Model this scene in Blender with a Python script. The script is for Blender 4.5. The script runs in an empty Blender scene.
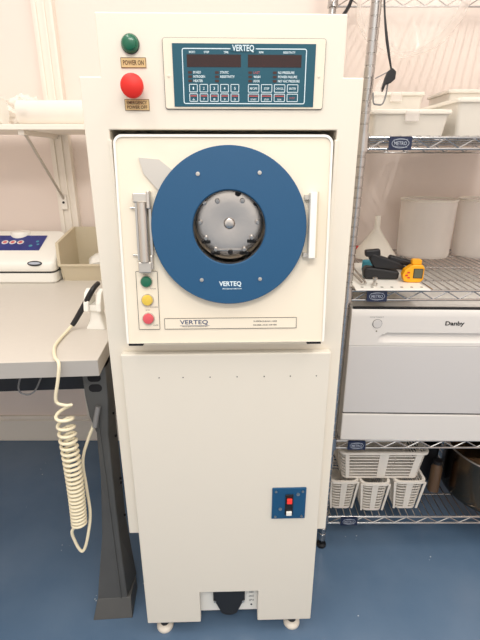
import bpy, bmesh, math, random
from mathutils import Matrix, Vector
random.seed(7)
C = bpy.context.scene
COL = C.collection
R = math.radians
PI = math.pi

# ---------------------------------------------------------------- camera, world, lights, exposure
cam_d = bpy.data.cameras.new('camera'); cam = bpy.data.objects.new('camera', cam_d); COL.objects.link(cam)
cam_d.sensor_fit = 'VERTICAL'; cam_d.sensor_height = 36.0; cam_d.lens = 440.0 / 640.0 * 36.0
cam_d.clip_start = 0.02
cam.location = (0, -0.915, 1.297)
cam.rotation_euler = (R(90 - 20.02), R(0.0), 0)
C.camera = cam

world = bpy.data.worlds.new('world'); C.world = world; world.use_nodes = True
bg = world.node_tree.nodes['Background']
wn = world.node_tree
wt = wn.nodes.new('ShaderNodeTexCoord'); ws_ = wn.nodes.new('ShaderNodeSeparateXYZ'); wr = wn.nodes.new('ShaderNodeValToRGB')
wm = wn.nodes.new('ShaderNodeMath'); wm.operation = 'MULTIPLY_ADD'; wm.inputs[1].default_value = 0.5; wm.inputs[2].default_value = 0.5
wno = wn.nodes.new('ShaderNodeTexNoise'); wno.inputs['Scale'].default_value = 2.6; wno.inputs['Detail'].default_value = 1.5
wa = wn.nodes.new('ShaderNodeMath'); wa.operation = 'MULTIPLY_ADD'; wa.inputs[1].default_value = 0.36; 
wn.links.new(wt.outputs['Generated'], ws_.inputs[0]); wn.links.new(ws_.outputs['Z'], wm.inputs[0])
wn.links.new(wt.outputs['Generated'], wno.inputs['Vector']); wn.links.new(wno.outputs['Fac'], wa.inputs[0]); wn.links.new(wm.outputs[0], wa.inputs[2])
wn.links.new(wa.outputs[0], wr.inputs[0]); wn.links.new(wr.outputs[0], bg.inputs[0])
e = wr.color_ramp.elements
e[0].position = 0.56; e[0].color = (0.40, 0.43, 0.47, 1)
e[1].position = 0.72; e[1].color = (1.08, 1.03, 0.98, 1)
bg.inputs[1].default_value = 0.90

def area(name, loc, rot, sx, sy, power, color):
    l = bpy.data.lights.new(name, 'AREA'); l.shape = 'RECTANGLE'; l.size = sx; l.size_y = sy
    l.energy = power; l.color = color
    o = bpy.data.objects.new(name, l); COL.objects.link(o); o.location = loc; o.rotation_euler = rot
    return o
WARM = (1.0, 0.945, 0.89)
area('ceiling_tube_left', (-0.60, -0.3, 2.62), (0, 0, 0), 0.030, 1.2, 8.5, WARM)
area('ceiling_tube_right', (0.92, -0.3, 2.62), (0, 0, 0), 0.030, 1.2, 11, WARM)
area('ceiling_panel_behind', (0.1, -1.7, 2.62), (0, 0, 0), 1.2, 0.6, 26, WARM)

C.view_settings.view_transform = 'Standard'; C.view_settings.look = 'None'
C.view_settings.gamma = 1.0; C.view_settings.use_curve_mapping = False
C.view_settings.exposure = 0.30

# ---------------------------------------------------------------- materials
def srgb(r, g, b):
    f = lambda c: (c/255/12.92) if c/255 <= 0.04045 else ((c/255+0.055)/1.055)**2.4
    return (f(r), f(g), f(b), 1)
def mat(name, col, rough=0.5, metal=0.0, bump=0.0, bscale=60, vary=0.0, vscale=8, emit=None, coat=0):
    m = bpy.data.materials.new(name); m.use_nodes = True
    nt = m.node_tree; p = nt.nodes['Principled BSDF']
    p.inputs['Base Color'].default_value = col
    p.inputs['Roughness'].default_value = rough; p.inputs['Metallic'].default_value = metal
    if coat: p.inputs['Coat Weight'].default_value = coat
    tc = nt.nodes.new('ShaderNodeTexCoord')
    if vary:
        n = nt.nodes.new('ShaderNodeTexNoise'); n.inputs['Scale'].default_value = vscale; n.inputs['Detail'].default_value = 4
        nt.links.new(tc.outputs['Object'], n.inputs['Vector'])
        mx = nt.nodes.new('ShaderNodeMix'); mx.data_type = 'RGBA'
        mx.inputs[6].default_value = col
        mx.inputs[7].default_value = tuple(c*(1-vary) for c in col[:3]) + (1,)
        nt.links.new(n.outputs['Fac'], mx.inputs[0]); nt.links.new(mx.outputs[2], p.inputs['Base Color'])
    if bump:
        n = nt.nodes.new('ShaderNodeTexNoise'); n.inputs['Scale'].default_value = bscale; n.inputs['Detail'].default_value = 3
        nt.links.new(tc.outputs['Object'], n.inputs['Vector'])
        b = nt.nodes.new('ShaderNodeBump'); b.inputs['Strength'].default_value = bump; b.inputs['Distance'].default_value = 0.002
        nt.links.new(n.outputs['Fac'], b.inputs['Height']); nt.links.new(b.outputs[0], p.inputs['Normal'])
    if emit:
        p.inputs['Emission Color'].default_value = emit[0]; p.inputs['Emission Strength'].default_value = emit[1]
    return m
def clear_mat(name, col, fac, rough=0.3, gloss=True):
    m = bpy.data.materials.new(name); m.use_nodes = True; nt = m.node_tree
    p = nt.nodes['Principled BSDF']; p.inputs['Base Color'].default_value = col; p.inputs['Roughness'].default_value = rough
    t = nt.nodes.new('ShaderNodeBsdfTransparent'); mx = nt.nodes.new('ShaderNodeMixShader')
    lw = nt.nodes.new('ShaderNodeLayerWeight'); lw.inputs[0].default_value = 0.35
    mr = nt.nodes.new('ShaderNodeMapRange'); mr.inputs['To Min'].default_value = fac; mr.inputs['To Max'].default_value = min(1, fac+0.35)
    nt.links.new(lw.outputs['Facing'], mr.inputs['Value']); nt.links.new(mr.outputs[0], mx.inputs[0])
    nt.links.new(t.outputs[0], mx.inputs[1]); nt.links.new(p.outputs[0], mx.inputs[2])
    nt.links.new(mx.outputs[0], nt.nodes['Material Output'].inputs[0])
    return m

CREAM = mat('cream_enamel', srgb(232, 225, 210), 0.42, bump=0.06, bscale=300)
COVER = mat('cover_enamel', srgb(228, 222, 208), 0.45, bump=0.06, bscale=300)
DOORC = mat('door_enamel', srgb(236, 226, 206), 0.35, bump=0.05, bscale=300)
WHITE = mat('white_plastic', srgb(240, 238, 230), 0.35)
WSTEEL = mat('white_painted_steel', srgb(238, 232, 222), 0.5)
WALL = mat('wall_paint', srgb(236, 222, 212), 0.8, bump=0.1, bscale=120)
WALLT = mat('trim_paint', srgb(238, 230, 218), 0.6)
BLUE = mat('blue_plastic', srgb(18, 78, 118), 0.5, bump=0.06, bscale=200)
PANELB = mat('panel_teal', srgb(8, 80, 98), 0.6)
BLACK = mat('black_plastic', srgb(22, 22, 25), 0.45)
DARKHOLE = mat('dark_interior', srgb(20, 20, 24), 0.9)
DISPLAY = mat('display_window', srgb(52, 20, 18), 0.25, vary=0.5, vscale=30)
LED = mat('led_lens', srgb(60, 28, 24), 0.4)
PRINT_W = mat('white_print', srgb(214, 232, 238), 0.6)
PRINT_K = mat('dark_print', srgb(50, 50, 56), 0.7)
PRINT_B = mat('navy_print', srgb(40, 66, 110), 0.7)
PRINT_R = mat('rust_print', srgb(180, 90, 90), 0.7)
BRASS = mat('brass_label', srgb(214, 186, 132), 0.5)
BROWN = mat('brown_print', srgb(92, 62, 32), 0.6)
GREEN = mat('green_lens', srgb(0, 98, 68), 0.3, coat=0.4)
YELLOW = mat('yellow_lens', srgb(222, 190, 70), 0.3, coat=0.4)
PINK = mat('red_lens', srgb(214, 84, 92), 0.3, coat=0.4)
RED = mat('red_mushroom', srgb(220, 34, 22), 0.5)
REDR = mat('red_rocker', srgb(225, 45, 35), 0.35, emit=((1, .08, .05, 1), .25))
STEEL = mat('brushed_steel', srgb(200, 196, 190), 0.28, 1.0)
CHROME = mat('chrome_wire', srgb(190, 188, 186), 0.22, 1.0)
POLISH = mat('polished_drum', srgb(228, 220, 212), 0.26, 1.0, bump=0.2, bscale=20)
ALU = mat('satin_aluminium', srgb(205, 200, 192), 0.4, 0.85)
DARKSTEEL = mat('grey_bench_steel', srgb(92, 92, 90), 0.5, 0.0, vary=0.35, vscale=9)
LAMINATE = mat('bench_laminate', srgb(206, 200, 190), 0.45, vary=0.05, vscale=60)
LAMEDGE = mat('bench_edge', srgb(176, 172, 166), 0.5)
BEIGE = mat('beige_bin', srgb(206, 194, 168), 0.5)
CORD = mat('cream_cord', srgb(236, 226, 196), 0.4)
GREYC = mat('grey_cable', srgb(120, 120, 120), 0.5)
NAVY = mat('navy_clip', srgb(24, 36, 66), 0.4)
SILV = mat('silver_print', srgb(170, 178, 190), 0.5)
APPL = mat('appliance_white', srgb(222, 219, 214), 0.35)
APPD = mat('appliance_door', srgb(206, 204, 202), 0.35, bump=0.08, bscale=500)
BASKET = mat('basket_plastic', srgb(226, 220, 210), 0.5)
SEALB = mat('sealer_blue', srgb(36, 50, 140), 0.4, vary=0.5, vscale=25)
YTOOL = mat('yellow_tool', srgb(246, 172, 20), 0.4)
LCD = mat('lcd_grey', srgb(96, 96, 78), 0.3)
TEAL = mat('teal_plastic', srgb(70, 150, 170), 0.4)
REDT = mat('red_handle', srgb(200, 40, 45), 0.4)
CHARC = mat('pot_steel', srgb(120, 105, 88), 0.2, 1.0, bump=0.3, bscale=8)
AMBER = mat('brown_bottle', srgb(96, 74, 54), 0.3)
MILK = clear_mat('milky_plastic', srgb(250, 243, 236), 0.30, 0.4)
MILK2 = clear_mat('milky_tray', srgb(246, 240, 228), 0.66, 0.35)
CLEAR = clear_mat('clear_plastic', srgb(248, 240, 232), 0.20, 0.12)
GLASS = clear_mat('window_pane', srgb(20, 20, 20), 0.03, 0.03)
FILM = clear_mat('plastic_film', srgb(250, 244, 234), 0.55, 0.3)
PAD = mat('foot_pad', srgb(226, 218, 204), 0.4)

def floor_mat():
    m = mat('blue_epoxy', srgb(70, 92, 120), 0.25, bump=0.12, bscale=90); nt = m.node_tree; p = nt.nodes['Principled BSDF']
    tc = nt.nodes.new('ShaderNodeTexCoord')
    n = nt.nodes.new('ShaderNodeTexNoise'); n.inputs['Scale'].default_value = 2.2; n.inputs['Detail'].default_value = 6
    nt.links.new(tc.outputs['Object'], n.inputs['Vector'])
    r = nt.nodes.new('ShaderNodeValToRGB')
    r.color_ramp.elements[0].position = .3; r.color_ramp.elements[0].color = srgb(78, 104, 132)
    r.color_ramp.elements[1].position = .75; r.color_ramp.elements[1].color = srgb(104, 126, 150)
    nt.links.new(n.outputs['Fac'], r.inputs[0])
    v = nt.nodes.new('ShaderNodeTexVoronoi'); v.inputs['Scale'].default_value = 32
    nt.links.new(tc.outputs['Object'], v.inputs['Vector'])
    t = nt.nodes.new('ShaderNodeMath'); t.operation = 'LESS_THAN'; t.inputs[1].default_value = 0.07
    nt.links.new(v.outputs['Distance'], t.inputs[0])
    n2 = nt.nodes.new('ShaderNodeTexNoise'); n2.inputs['Scale'].default_value = 5
    nt.links.new(tc.outputs['Object'], n2.inputs['Vector'])
    t2 = nt.nodes.new('ShaderNodeMath'); t2.operation = 'GREATER_THAN'; t2.inputs[1].default_value = 0.58
    nt.links.new(n2.outputs['Fac'], t2.inputs[0])
    t3 = nt.nodes.new('ShaderNodeMath'); t3.operation = 'MULTIPLY'
    nt.links.new(t.outputs[0], t3.inputs[0]); nt.links.new(t2.outputs[0], t3.inputs[1])
    mx = nt.nodes.new('ShaderNodeMix'); mx.data_type = 'RGBA'; mx.inputs[7].default_value = srgb(190, 200, 205)
    nt.links.new(t3.outputs[0], mx.inputs[0]); nt.links.new(r.outputs[0], mx.inputs[6]); nt.links.new(mx.outputs[2], p.inputs['Base Color'])
    return m
FLOOR = floor_mat()

# ---------------------------------------------------------------- mesh helpers
def BM(): return bmesh.new()
def obj(name, bm, m, parent=None, loc=None, rot=None, smooth=False, bevel=0, seg=2):
    me = bpy.data.meshes.new(name); bmesh.ops.recalc_face_normals(bm, faces=bm.faces[:]); bm.to_mesh(me); bm.free()
    me.materials.append(m)
    if smooth:
        for p in me.polygons: p.use_smooth = True
        me.set_sharp_from_angle(angle=R(40))
    o = bpy.data.objects.new(name, me); COL.objects.link(o)
    if parent: o.parent = parent
    if loc: o.location = loc
    if rot: o.rotation_euler = rot
    if bevel:
        b = o.modifiers.new('bevel', 'BEVEL'); b.width = bevel; b.segments = seg; b.limit_method = 'ANGLE'; b.angle_limit = R(35)
    return o
def thing(name, label, cat, loc=(0, 0, 0), rot=(0, 0, 0), group=None):
    o = bpy.data.objects.new(name, None); COL.objects.link(o); o.empty_display_size = .05
    o.location = loc; o.rotation_euler = rot; o['label'] = label; o['category'] = cat
    if group: o['group'] = group
    return o
def tag(o, label, cat, group=None):
    o['label'] = label; o['category'] = cat
    if group: o['group'] = group
    return o
def struct(name, bm, m, **k):
    o = obj(name, bm, m, **k); o['kind'] = 'structure'; return o
def lab(o, s): o['label'] = s; return o
def box(bm, x0, x1, y0, y1, z0, z1, mtx=None):
    v = [bm.verts.new((x, y, z)) for x in (x0, x1) for y in (y0, y1) for z in (z0, z1)]
    for f in ((0, 1, 3, 2), (4, 6, 7, 5), (0, 4, 5, 1), (2, 3, 7, 6), (0, 2, 6, 4), (1, 5, 7, 3)):
        bm.faces.new([v[i] for i in f])
    if mtx:
        for q in v: q.co = mtx @ q.co
    return v
def loft(bm, loops, cap=True, close=False):
    L = [[bm.verts.new(p) for p in l] for l in loops]
    n = len(L[0])
    pairs = list(zip(L, L[1:])) + ([(L[-1], L[0])] if close else [])
    for a, b in pairs:
        for i in range(n):
            bm.faces.new((a[i], a[(i+1) % n], b[(i+1) % n], b[i]))
    if cap and not close:
        bm.faces.new(L[0][::-1]); bm.faces.new(L[-1])
    return L
def prism_xz(bm, pts, y0, y1): loft(bm, [[(x, y0, z) for x, z in pts], [(x, y1, z) for x, z in pts]])
def prism_xy(bm, pts, z0, z1): loft(bm, [[(x, y, z0) for x, y in pts], [(x, y, z1) for x, y in pts]])
def cyl(bm, c, axis, r, h, n=32, r2=None):
    """cylinder starting at c, running h along axis 'x','y','z'"""
    r2 = r if r2 is None else r2
    def pt(a, rr, t):
        u, v = rr*math.cos(a), rr*math.sin(a)
        return {'x': (c[0]+t, c[1]+u, c[2]+v), 'y': (c[0]+u, c[1]+t, c[2]+v), 'z': (c[0]+u, c[1]+v, c[2]+t)}[axis]
    A = [2*PI*i/n for i in range(n)]
    loft(bm, [[pt(a, r, 0) for a in A], [pt(a, r2, h) for a in A]])
def lathe(bm, prof, c=(0, 0, 0), axis='z', n=32, cap=True):
    loops = []
    for r, t in prof:
        l = []
        for i in range(n):
            a = 2*PI*i/n; u, v = r*math.cos(a), r*math.sin(a)
            l.append({'z': (c[0]+u, c[1]+v, c[2]+t), 'y': (c[0]+u, c[1]+t, c[2]+v), 'x': (c[0]+t, c[1]+u, c[2]+v)}[axis])
        loops.append(l)
    loft(bm, loops, cap=cap)
def smooth_path(P, k=8):
    P = [Vector(p) for p in P]; out = []
    for i in range(len(P)-1):
        p0, p1, p2, p3 = P[max(i-1, 0)], P[i], P[i+1], P[min(i+2, len(P)-1)]
        for j in range(k):
            t = j/k
            out.append(0.5*((2*p1)+(p2-p0)*t+(2*p0-5*p1+4*p2-p3)*t*t+(3*p1-p0-3*p2+p3)*t**3))
    out.append(P[-1]); return out
def tube(bm, P, r, n=8, closed=False, rs=None):
    P = [Vector(p) for p in P]; loops = []; m = len(P); nrm = None
    for i, p in enumerate(P):
        if closed: d = (P[(i+1) % m]-P[i-1]).normalized()
        else: d = (P[min(i+1, m-1)]-P[max(i-1, 0)]).normalized()
        if nrm is None:
            nrm = d.orthogonal().normalized()
        nrm = (nrm - d*nrm.dot(d)).normalized(); b = d.cross(nrm)
        rr = rs[i] if rs else r
        loops.append([p+nrm*rr*math.cos(2*PI*k/n)+b*rr*math.sin(2*PI*k/n) for k in range(n)])
    loft(bm, loops, close=closed)
def rod(bm, a, b, r, n=6): tube(bm, [a, b], r, n)
def rrect(x0, x1, z0, z1, r, n=6):
    if not isinstance(r, (tuple, list)): r = (r,)*4      # BL, BR, TR, TL
    out = []
    for (cx, cz, a0, rr) in ((x0+r[0], z0+r[0], 180, r[0]), (x1-r[1], z0+r[1], 270, r[1]), (x1-r[2], z1-r[2], 0, r[2]), (x0+r[3], z1-r[3], 90, r[3])):
        for k in range(n+1):
            a = R(a0+90*k/n); out.append((cx+rr*math.cos(a), cz+rr*math.sin(a)))
    return out
def outline(bm, x0, x1, z0, z1, r, w, y0, y1, n=4):
    o = rrect(x0, x1, z0, z1, r, n); i = rrect(x0+w, x1-w, z0+w, z1-w, max(r-w, .0002), n)
    loft(bm, [[(x, y1, z) for x, z in o], [(x, y0, z) for x, z in o], [(x, y0, z) for x, z in i], [(x, y1, z) for x, z in i]], close=True)
def plate_hole(bm, outer, c, r, y0, y1):
    """plate in XZ with outer polygon (dense) and a circular hole"""
    def hit(a):
        d = (math.cos(a), math.sin(a)); best = None; m = len(outer)
        for k in range(m):
            x1, z1 = outer[k][0]-c[0], outer[k][1]-c[1]; x2, z2 = outer[(k+1) % m][0]-c[0], outer[(k+1) % m][1]-c[1]
            ex, ez = x2-x1, z2-z1; den = d[0]*ez-d[1]*ex
            if abs(den) < 1e-12: continue
            t = (x1*ez-z1*ex)/den; s = (x1*d[1]-z1*d[0])/den
            if t > 0 and -1e-6 <= s <= 1+1e-6 and (best is None or t > best): best = t
        return (c[0]+d[0]*best, c[1]+d[1]*best)
    angs = sorted(set([round(2*PI*i/96, 6) for i in range(96)] + [round(math.atan2(z-c[1], x-c[0]) % (2*PI), 6) for x, z in outer]))
    O = [hit(a) for a in angs]; I = [(c[0]+r*math.cos(a), c[1]+r*math.sin(a)) for a in angs]
    loft(bm, [[(x, y1, z) for x, z in O], [(x, y0, z) for x, z in O], [(x, y0, z) for x, z in I], [(x, y1, z) for x, z in I]], close=True)
def cells(bm, xs, zs, filled, y0, y1):
    V = {}
    def v(i, j, y):
        k = (i, j, y)
        if k not in V: V[k] = bm.verts.new((xs[i], y, zs[j]))
        return V[k]
    nx, nz = len(xs)-1, len(zs)-1
    F = lambda i, j: 0 <= i < nx and 0 <= j < nz and filled(i, j)
    for i in range(nx):
        for j in range(nz):
            if not F(i, j): continue
            for y in (y0, y1): bm.faces.new((v(i, j, y), v(i+1, j, y), v(i+1, j+1, y), v(i, j+1, y)))
            if not F(i-1, j): bm.faces.new((v(i, j, y0), v(i, j, y1), v(i, j+1, y1), v(i, j+1, y0)))
            if not F(i+1, j): bm.faces.new((v(i+1, j, y0), v(i+1, j, y1), v(i+1, j+1, y1), v(i+1, j+1, y0)))
            if not F(i, j-1): bm.faces.new((v(i, j, y0), v(i, j, y1), v(i+1, j, y1), v(i+1, j, y0)))
            if not F(i, j+1): bm.faces.new((v(i, j+1, y0), v(i, j+1, y1), v(i+1, j+1, y1), v(i+1, j+1, y0)))
def text(bm, s, x0, x1, z0, z1, y, bold=0.0, mtx=None, depth=0.0004, shear=0):
    """lettering fitted into x0..x1, z0..z1 facing -Y"""
    cu = bpy.data.curves.new('t', 'FONT'); cu.body = s; cu.resolution_u = 2; cu.offset = bold; cu.shear = shear
    o = bpy.data.objects.new('t', cu); COL.objects.link(o)
    dg = bpy.context.evaluated_depsgraph_get(); me = bpy.data.meshes.new_from_object(o.evaluated_get(dg))
    b2 = bmesh.new(); b2.from_mesh(me)
    if b2.verts:
        ax, bx_ = min(v.co.x for v in b2.verts), max(v.co.x for v in b2.verts)
        az, bz_ = min(v.co.y for v in b2.verts), max(v.co.y for v in b2.verts)
        mp = {}
        for v in b2.verts:
            p = Vector((x0+(v.co.x-ax)/(bx_-ax)*(x1-x0), y, z0+(v.co.y-az)/(bz_-az)*(z1-z0)))
            mp[v] = bm.verts.new(mtx @ p if mtx else p)
        for f in b2.faces: bm.faces.new([mp[v] for v in f.verts])
    b2.free(); bpy.data.objects.remove(o); bpy.data.meshes.remove(me); bpy.data.curves.remove(cu)
def textw(s, h): return sum({'I': .28, 'M': .85, 'W': .95, ' ': .35, '/': .35, '1': .45}.get(ch, .68) for ch in s)*h
def textl(bm, s, x, z, h, y, **k): text(bm, s, x, x+textw(s, h), z, z+h, y, **k)
def textc(bm, s, x, z, h, y, **k): w = textw(s, h); text(bm, s, x-w/2, x+w/2, z-h/2, z+h/2, y, **k)

# ---------------------------------------------------------------- setting
b = BM(); box(b, -3, 3, -2.5, 1.05, -0.05, 0); struct('floor', b, FLOOR)
b = BM(); box(b, -3, 3, 0.93, 1.05, 0, 2.75); struct('wall_back', b, WALL)
b = BM(); box(b, 1.62, 1.74, -2.5, 0.93, 0, 2.75); struct('wall_right', b, WALL)
b = BM(); box(b, -2.12, -2.0, -2.5, 0.93, 0, 2.75); struct('wall_left', b, WALL)
b = BM(); box(b, -2, 1.62, 0.912, 0.93, 0, 0.115); box(b, -2, 1.62, 0.918, 0.93, 0.115, 0.135); struct('baseboard_back', b, WALLT, bevel=.003)
b = BM(); box(b, -0.731, -0.655, 0.905, 0.93, 0.136, 2.75); box(b, -0.722, -0.712, 0.899, 0.905, .136, 2.75); box(b, -0.690, -0.682, 0.899, 0.905, .136, 2.75); box(b, -0.667, -0.655, 0.897, 0.905, .136, 2.75)
struct('trim_1', b, WALLT, bevel=.001)

# ---------------------------------------------------------------- the spin rinser dryer machine
mc = thing('spin_rinser_dryer', 'tall cream spin rinser dryer cabinet with round blue door ring and teal control panel', 'machine', (-0.0258, 0, 0), (0, 0, R(1.62)))
b = BM()
xs = [-.2692, -.2300, -.2225, .2125, .2180, .2565]; zs = [.361, .9245, 1.3505, 1.4402, 1.5408]
cells(b, xs, zs, lambda i, j: (j < 3 or 1 <= i <= 3) and not (j == 1 and i == 2), 0, .02)
fp = obj('faceplate', b, CREAM, mc, bevel=.0022)
b = BM()
cells(b, [-.226, -.2226, .2126, .214], [.362, .92, 1.352, 1.538], lambda i, j: not (j == 1 and i == 1), .0202, .30)
box(b, -.226, .214, .30, .60, .362, 1.538)
box(b, -.20, .19, .06, .60, .075, .3615)
obj('cabinet_body', b, CREAM, mc)
for (x0, x1, z0, z1) in ((-.2245, -.2190, .93, 1.333), (.2090, .2150, .955, 1.333)):
    b = BM(); box(b, x0, x1, -.005, .018, z0, z1); obj('opening_trim', b, CREAM, mc, bevel=.0015)
b = BM()
cells(b, [-.2392, -.0872, .0755, .2292], [.0488, .1642, .892], lambda i, j: not (j == 0 and i == 1), -.022, -.0005)
cv = obj('lower_cover', b, COVER, mc, bevel=.003, seg=3)
for x in (-.1575, -.1036, -.0426, .0186, .0801, .1397, .1993):
    b = BM(); cyl(b, (x, -.0228, .8345), 'y', .0014, .001, 10); obj('screw_hole', b, PRINT_K, cv)
# recessed service plate and black power inlet behind the notch
b = BM(); box(b, -.1, .09, .006, .014, .058, .1642); sp = obj('service_plate', b, WHITE, mc)
b = BM()
for k, s in enumerate(('208V', '60HZ', '3PH')): text(b, s, .052, .066, .124-.016*k, .132-.016*k, .0055)
cyl(b, (.059, .0054, .078), 'y', .003, .0006, 12)
obj('lettering', b, PRINT_K, sp)
b = BM()
prof = [(-.045, .163), (-.045, .116), (-.037, .106), (-.030, .088), (-.022, .068), (-.010, .062), (0, .061), (.010, .062), (.022, .068), (.030, .088), (.037, .106), (.045, .116), (.045, .163)]
loft(b, [[(x-.0055, .0055, z) for x, z in prof], [(x-.0055, -.010, z) for x, z in prof], [(x*.93-.0055, -.015, .16+(z-.16)*.97) for x, z in prof]])
inl = obj('power_inlet', b, BLACK, mc, bevel=.003)
for x in (-.0455, .0345):
    b = BM(); cyl(b, (x, -.0165, .119), 'y', .0035, .004, 12); obj('screw', b, STEEL, inl)
# levelling feet
for x in (-.195, .179):
    b = BM(); lathe(b, [(.004, 0), (.022, 0), (.0240, .004), (.0240, .009), (.021, .015), (.013, .019), (.004, .020)], (x, .004, 0), n=28)
    ft = obj('levelling_foot', b, PAD, mc, smooth=True)
    b = BM(); cyl(b, (x, .004, .018), 'z', .0125, .056, 20); cyl(b, (x, .004, .026), 'z', .016, .008, 6); obj('foot_stem', b, BLACK, ft)
# blue switch plate on the lower cover
b = BM(); box(b, .1066, .1926, -.0262, -.0222, .4252, .5219); swp = obj('switch_plate', b, BLUE, mc, bevel=.001)
b = BM(); box(b, .1400, .1600, -.0292, -.0262, .4395, .5035); obj('rocker_frame', b, BLACK, swp, bevel=.001)
b = BM(); box(b, .1438, .1568, -.0345, -.0288, .4785, .4930); obj('rocker', b, REDR, swp, bevel=.0015)
b = BM(); box(b, .1432, .1572, -.0335, -.0288, .4405, .4525); obj('indicator', b, WHITE, swp, bevel=.0012)
for (x, z, r) in ((.116, .512, .0032), (.1835, .5115, .0032), (.116, .433, .0032), (.1835, .433, .0032), (.172, .503, .0045), (.128, .4575, .0045)):
    b = BM(); cyl(b, (x, -.0280, z), 'y', r, .002, 16); cyl(b, (x, -.0283, z), 'y', r*.4, .0005, 8); obj('screw', b, STEEL, swp)
# control panel
b = BM()
prism_xz(b, rrect(-.1128, .1808, 1.3865, 1.5010, .004), -.004, .0005)
cp = obj('control_panel', b, DOORC, mc, bevel=.0008)
b = BM(); outline(b, -.1136, .1816, 1.3857, 1.5018, .0046, .0011, -.0022, 0); obj('panel_gap', b, PRINT_K, cp)
b = BM(); box(b, -.0962, .1630, -.0052, -.0040, 1.3900, 1.4926); obj('keypad_film', b, PANELB, cp)
YF = -.0056
b = BM()
outline(b, -.0790, .1468, 1.3945, 1.4852, .004, .0016, YF, -.0050)
obj('frame_line', b, PRINT_W, cp)
b = BM(); box(b, .0085, .0540, -.0062, -.0050, 1.4800, 1.4905); obj('header_block', b, PANELB, cp)
for (x0, x1) in ((-.0705, .0272), (.0400, .1375)):
    b = BM(); box(b, x0, x1, YF, -.0050, 1.4552, 1.4752); obj('display', b, DISPLAY, cp)
b = BM()
text(b, 'VERTEQ', .0115, .0510, 1.4785, 1.4905, -.0066, bold=.02)
for s, x in (('MICRO', -.066), ('STEP', -.0395), ('TIME', -.004), ('RPM', .060), ('RESISTIVITY', .104)): textl(b, s, x, 1.4770, .0035, YF-.0004, bold=.02)
cols = (-.0690, -.0200, .0410, .0860)
names = (('DI H2O', 'NITROGEN', 'HEATER'), ('STATIC', 'RESISTIVITY', ''), ('', 'WASH', 'DOOR'), ('N2 PRESSURE', 'POWER FAILURE', 'NO VAC PRESSURE'))
for x, ns in zip(cols, names):
    for k, s in enumerate(ns):
        if s: textl(b, s, x+.0095, 1.4445-.0069*k, .0042, YF-.0004, bold=.02)
kx = [-.0680+.0191*i for i in range(5)]
rx = [.0405+.0241*i for i in range(4)]
for i, x in enumerate(kx): textc(b, '12345'[i], x+.0078, 1.4205, .0048, YF-.0008, bold=.01)
for i, x in enumerate(kx): text(b, ('6', '7', '8', '9', '0')[i], x+.0060, x+.0096, 1.4005, 1.4042, YF-.0008)
for i, x in enumerate(rx): textc(b, ('RECIPE', 'STEP', 'CANCEL', 'ENTER')[i], x+.0103, 1.4205, .0037, YF-.0008, bold=.012)
for i, x in enumerate(rx[:3]): textc(b, ('START', 'STOP', 'RUN')[i], x+.0103, 1.4022, .0032, YF-.0008, bold=.012)
obj('lettering', b, PRINT_W, cp)
b = BM(); textl(b, 'LAST', .0505, 1.4445, .0042, YF-.0004, bold=.012); textc(b, 'RESET', rx[3]+.0103, 1.4048, .003, YF-.0008)
for x in kx: box(b, x+.002, x+.0136, YF-.0009, YF-.0004, 1.4070, 1.4088)
for x in rx[:3]: box(b, x+.002, x+.0186, YF-.0009, YF-.0004, 1.4070, 1.4088)
obj('red_lettering', b, PRINT_R, cp)
for ci, x in enumerate(cols):
    for k in range(3):
        b = BM(); box(b, x, x+.0070, YF, -.0050, 1.4445-.0069*k, 1.4485-.0069*k); obj('indicator', b, LED, cp)
for row, zc in ((0, 1.4208), (1, 1.4052)):
    for xx, w in ((kx, .0156), (rx, .0206)):
        for x in xx:
            b = BM(); outline(b, x, x+w, zc-.0068, zc+.0068, .0015, .0011, YF-.0004, -.0050, 3); obj('key', b, PRINT_W, cp)
for x in (-.1045, .1715):
    b = BM(); lathe(b, [(.0028, 0), (.0022, -.0012), (.0003, -.0014)], (x, -.004, 1.441), 'y', 14); obj('screw', b, DOORC, cp)
# power button, emergency button, brass labels
b = BM(); lathe(b, [(.0155, 0), (.0155, -.006), (.013, -.009), (.0125, -.009)], (-.1705, -.0002, 1.4915), 'y', 32); pb = obj('power_button', b, GREEN, mc, smooth=True)
b = BM(); lathe(b, [(.0118, -.008), (.0112, -.0125), (.008, -.0142), (.001, -.0146)], (-.1705, 0, 1.4915), 'y', 32); obj('button_cap', b, GREEN, pb, smooth=True)
b = BM(); lathe(b, [(.0162, 0), (.0162, -.004), (.0145, -.005)], (-.1705, -.0001, 1.4915), 'y', 32); obj('bezel', b, BLACK, pb)
b = BM(); lathe(b, [(.012, 0), (.012, -.018), (.0195, -.020), (.0207, -.024), (.0200, -.030), (.016, -.0335), (.001, -.0345)], (-.1685, -.0002, 1.4215), 'y', 40)
lab(obj('emergency_button', b, RED, mc, smooth=True), 'large red mushroom push button')
for (x0, x1, z0, z1, lines) in ((-.1902, -.1447, 1.4540, 1.4705, (('POWER ON', .26, .74),)), (-.1890, -.1435, 1.3835, 1.4025, (('EMERGENCY', .55, .86), ('POWER OFF', .14, .45)))):
    b = BM(); box(b, x0, x1, -.0016, .0004, z0, z1); lb = obj('label_plate', b, BRASS, mc)
    b = BM(); outline(b, x0, x1, z0, z1, .0005, .0008, -.0020, -.0012, 2)
    w = x1-x0; h = z1-z0
    for s, q0, q1 in lines: text(b, s, x0+w*.09, x1-w*.09, z0+h*q0, z0+h*q1, -.0022, bold=.015)
    obj('lettering', b, BROWN, lb)
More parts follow.
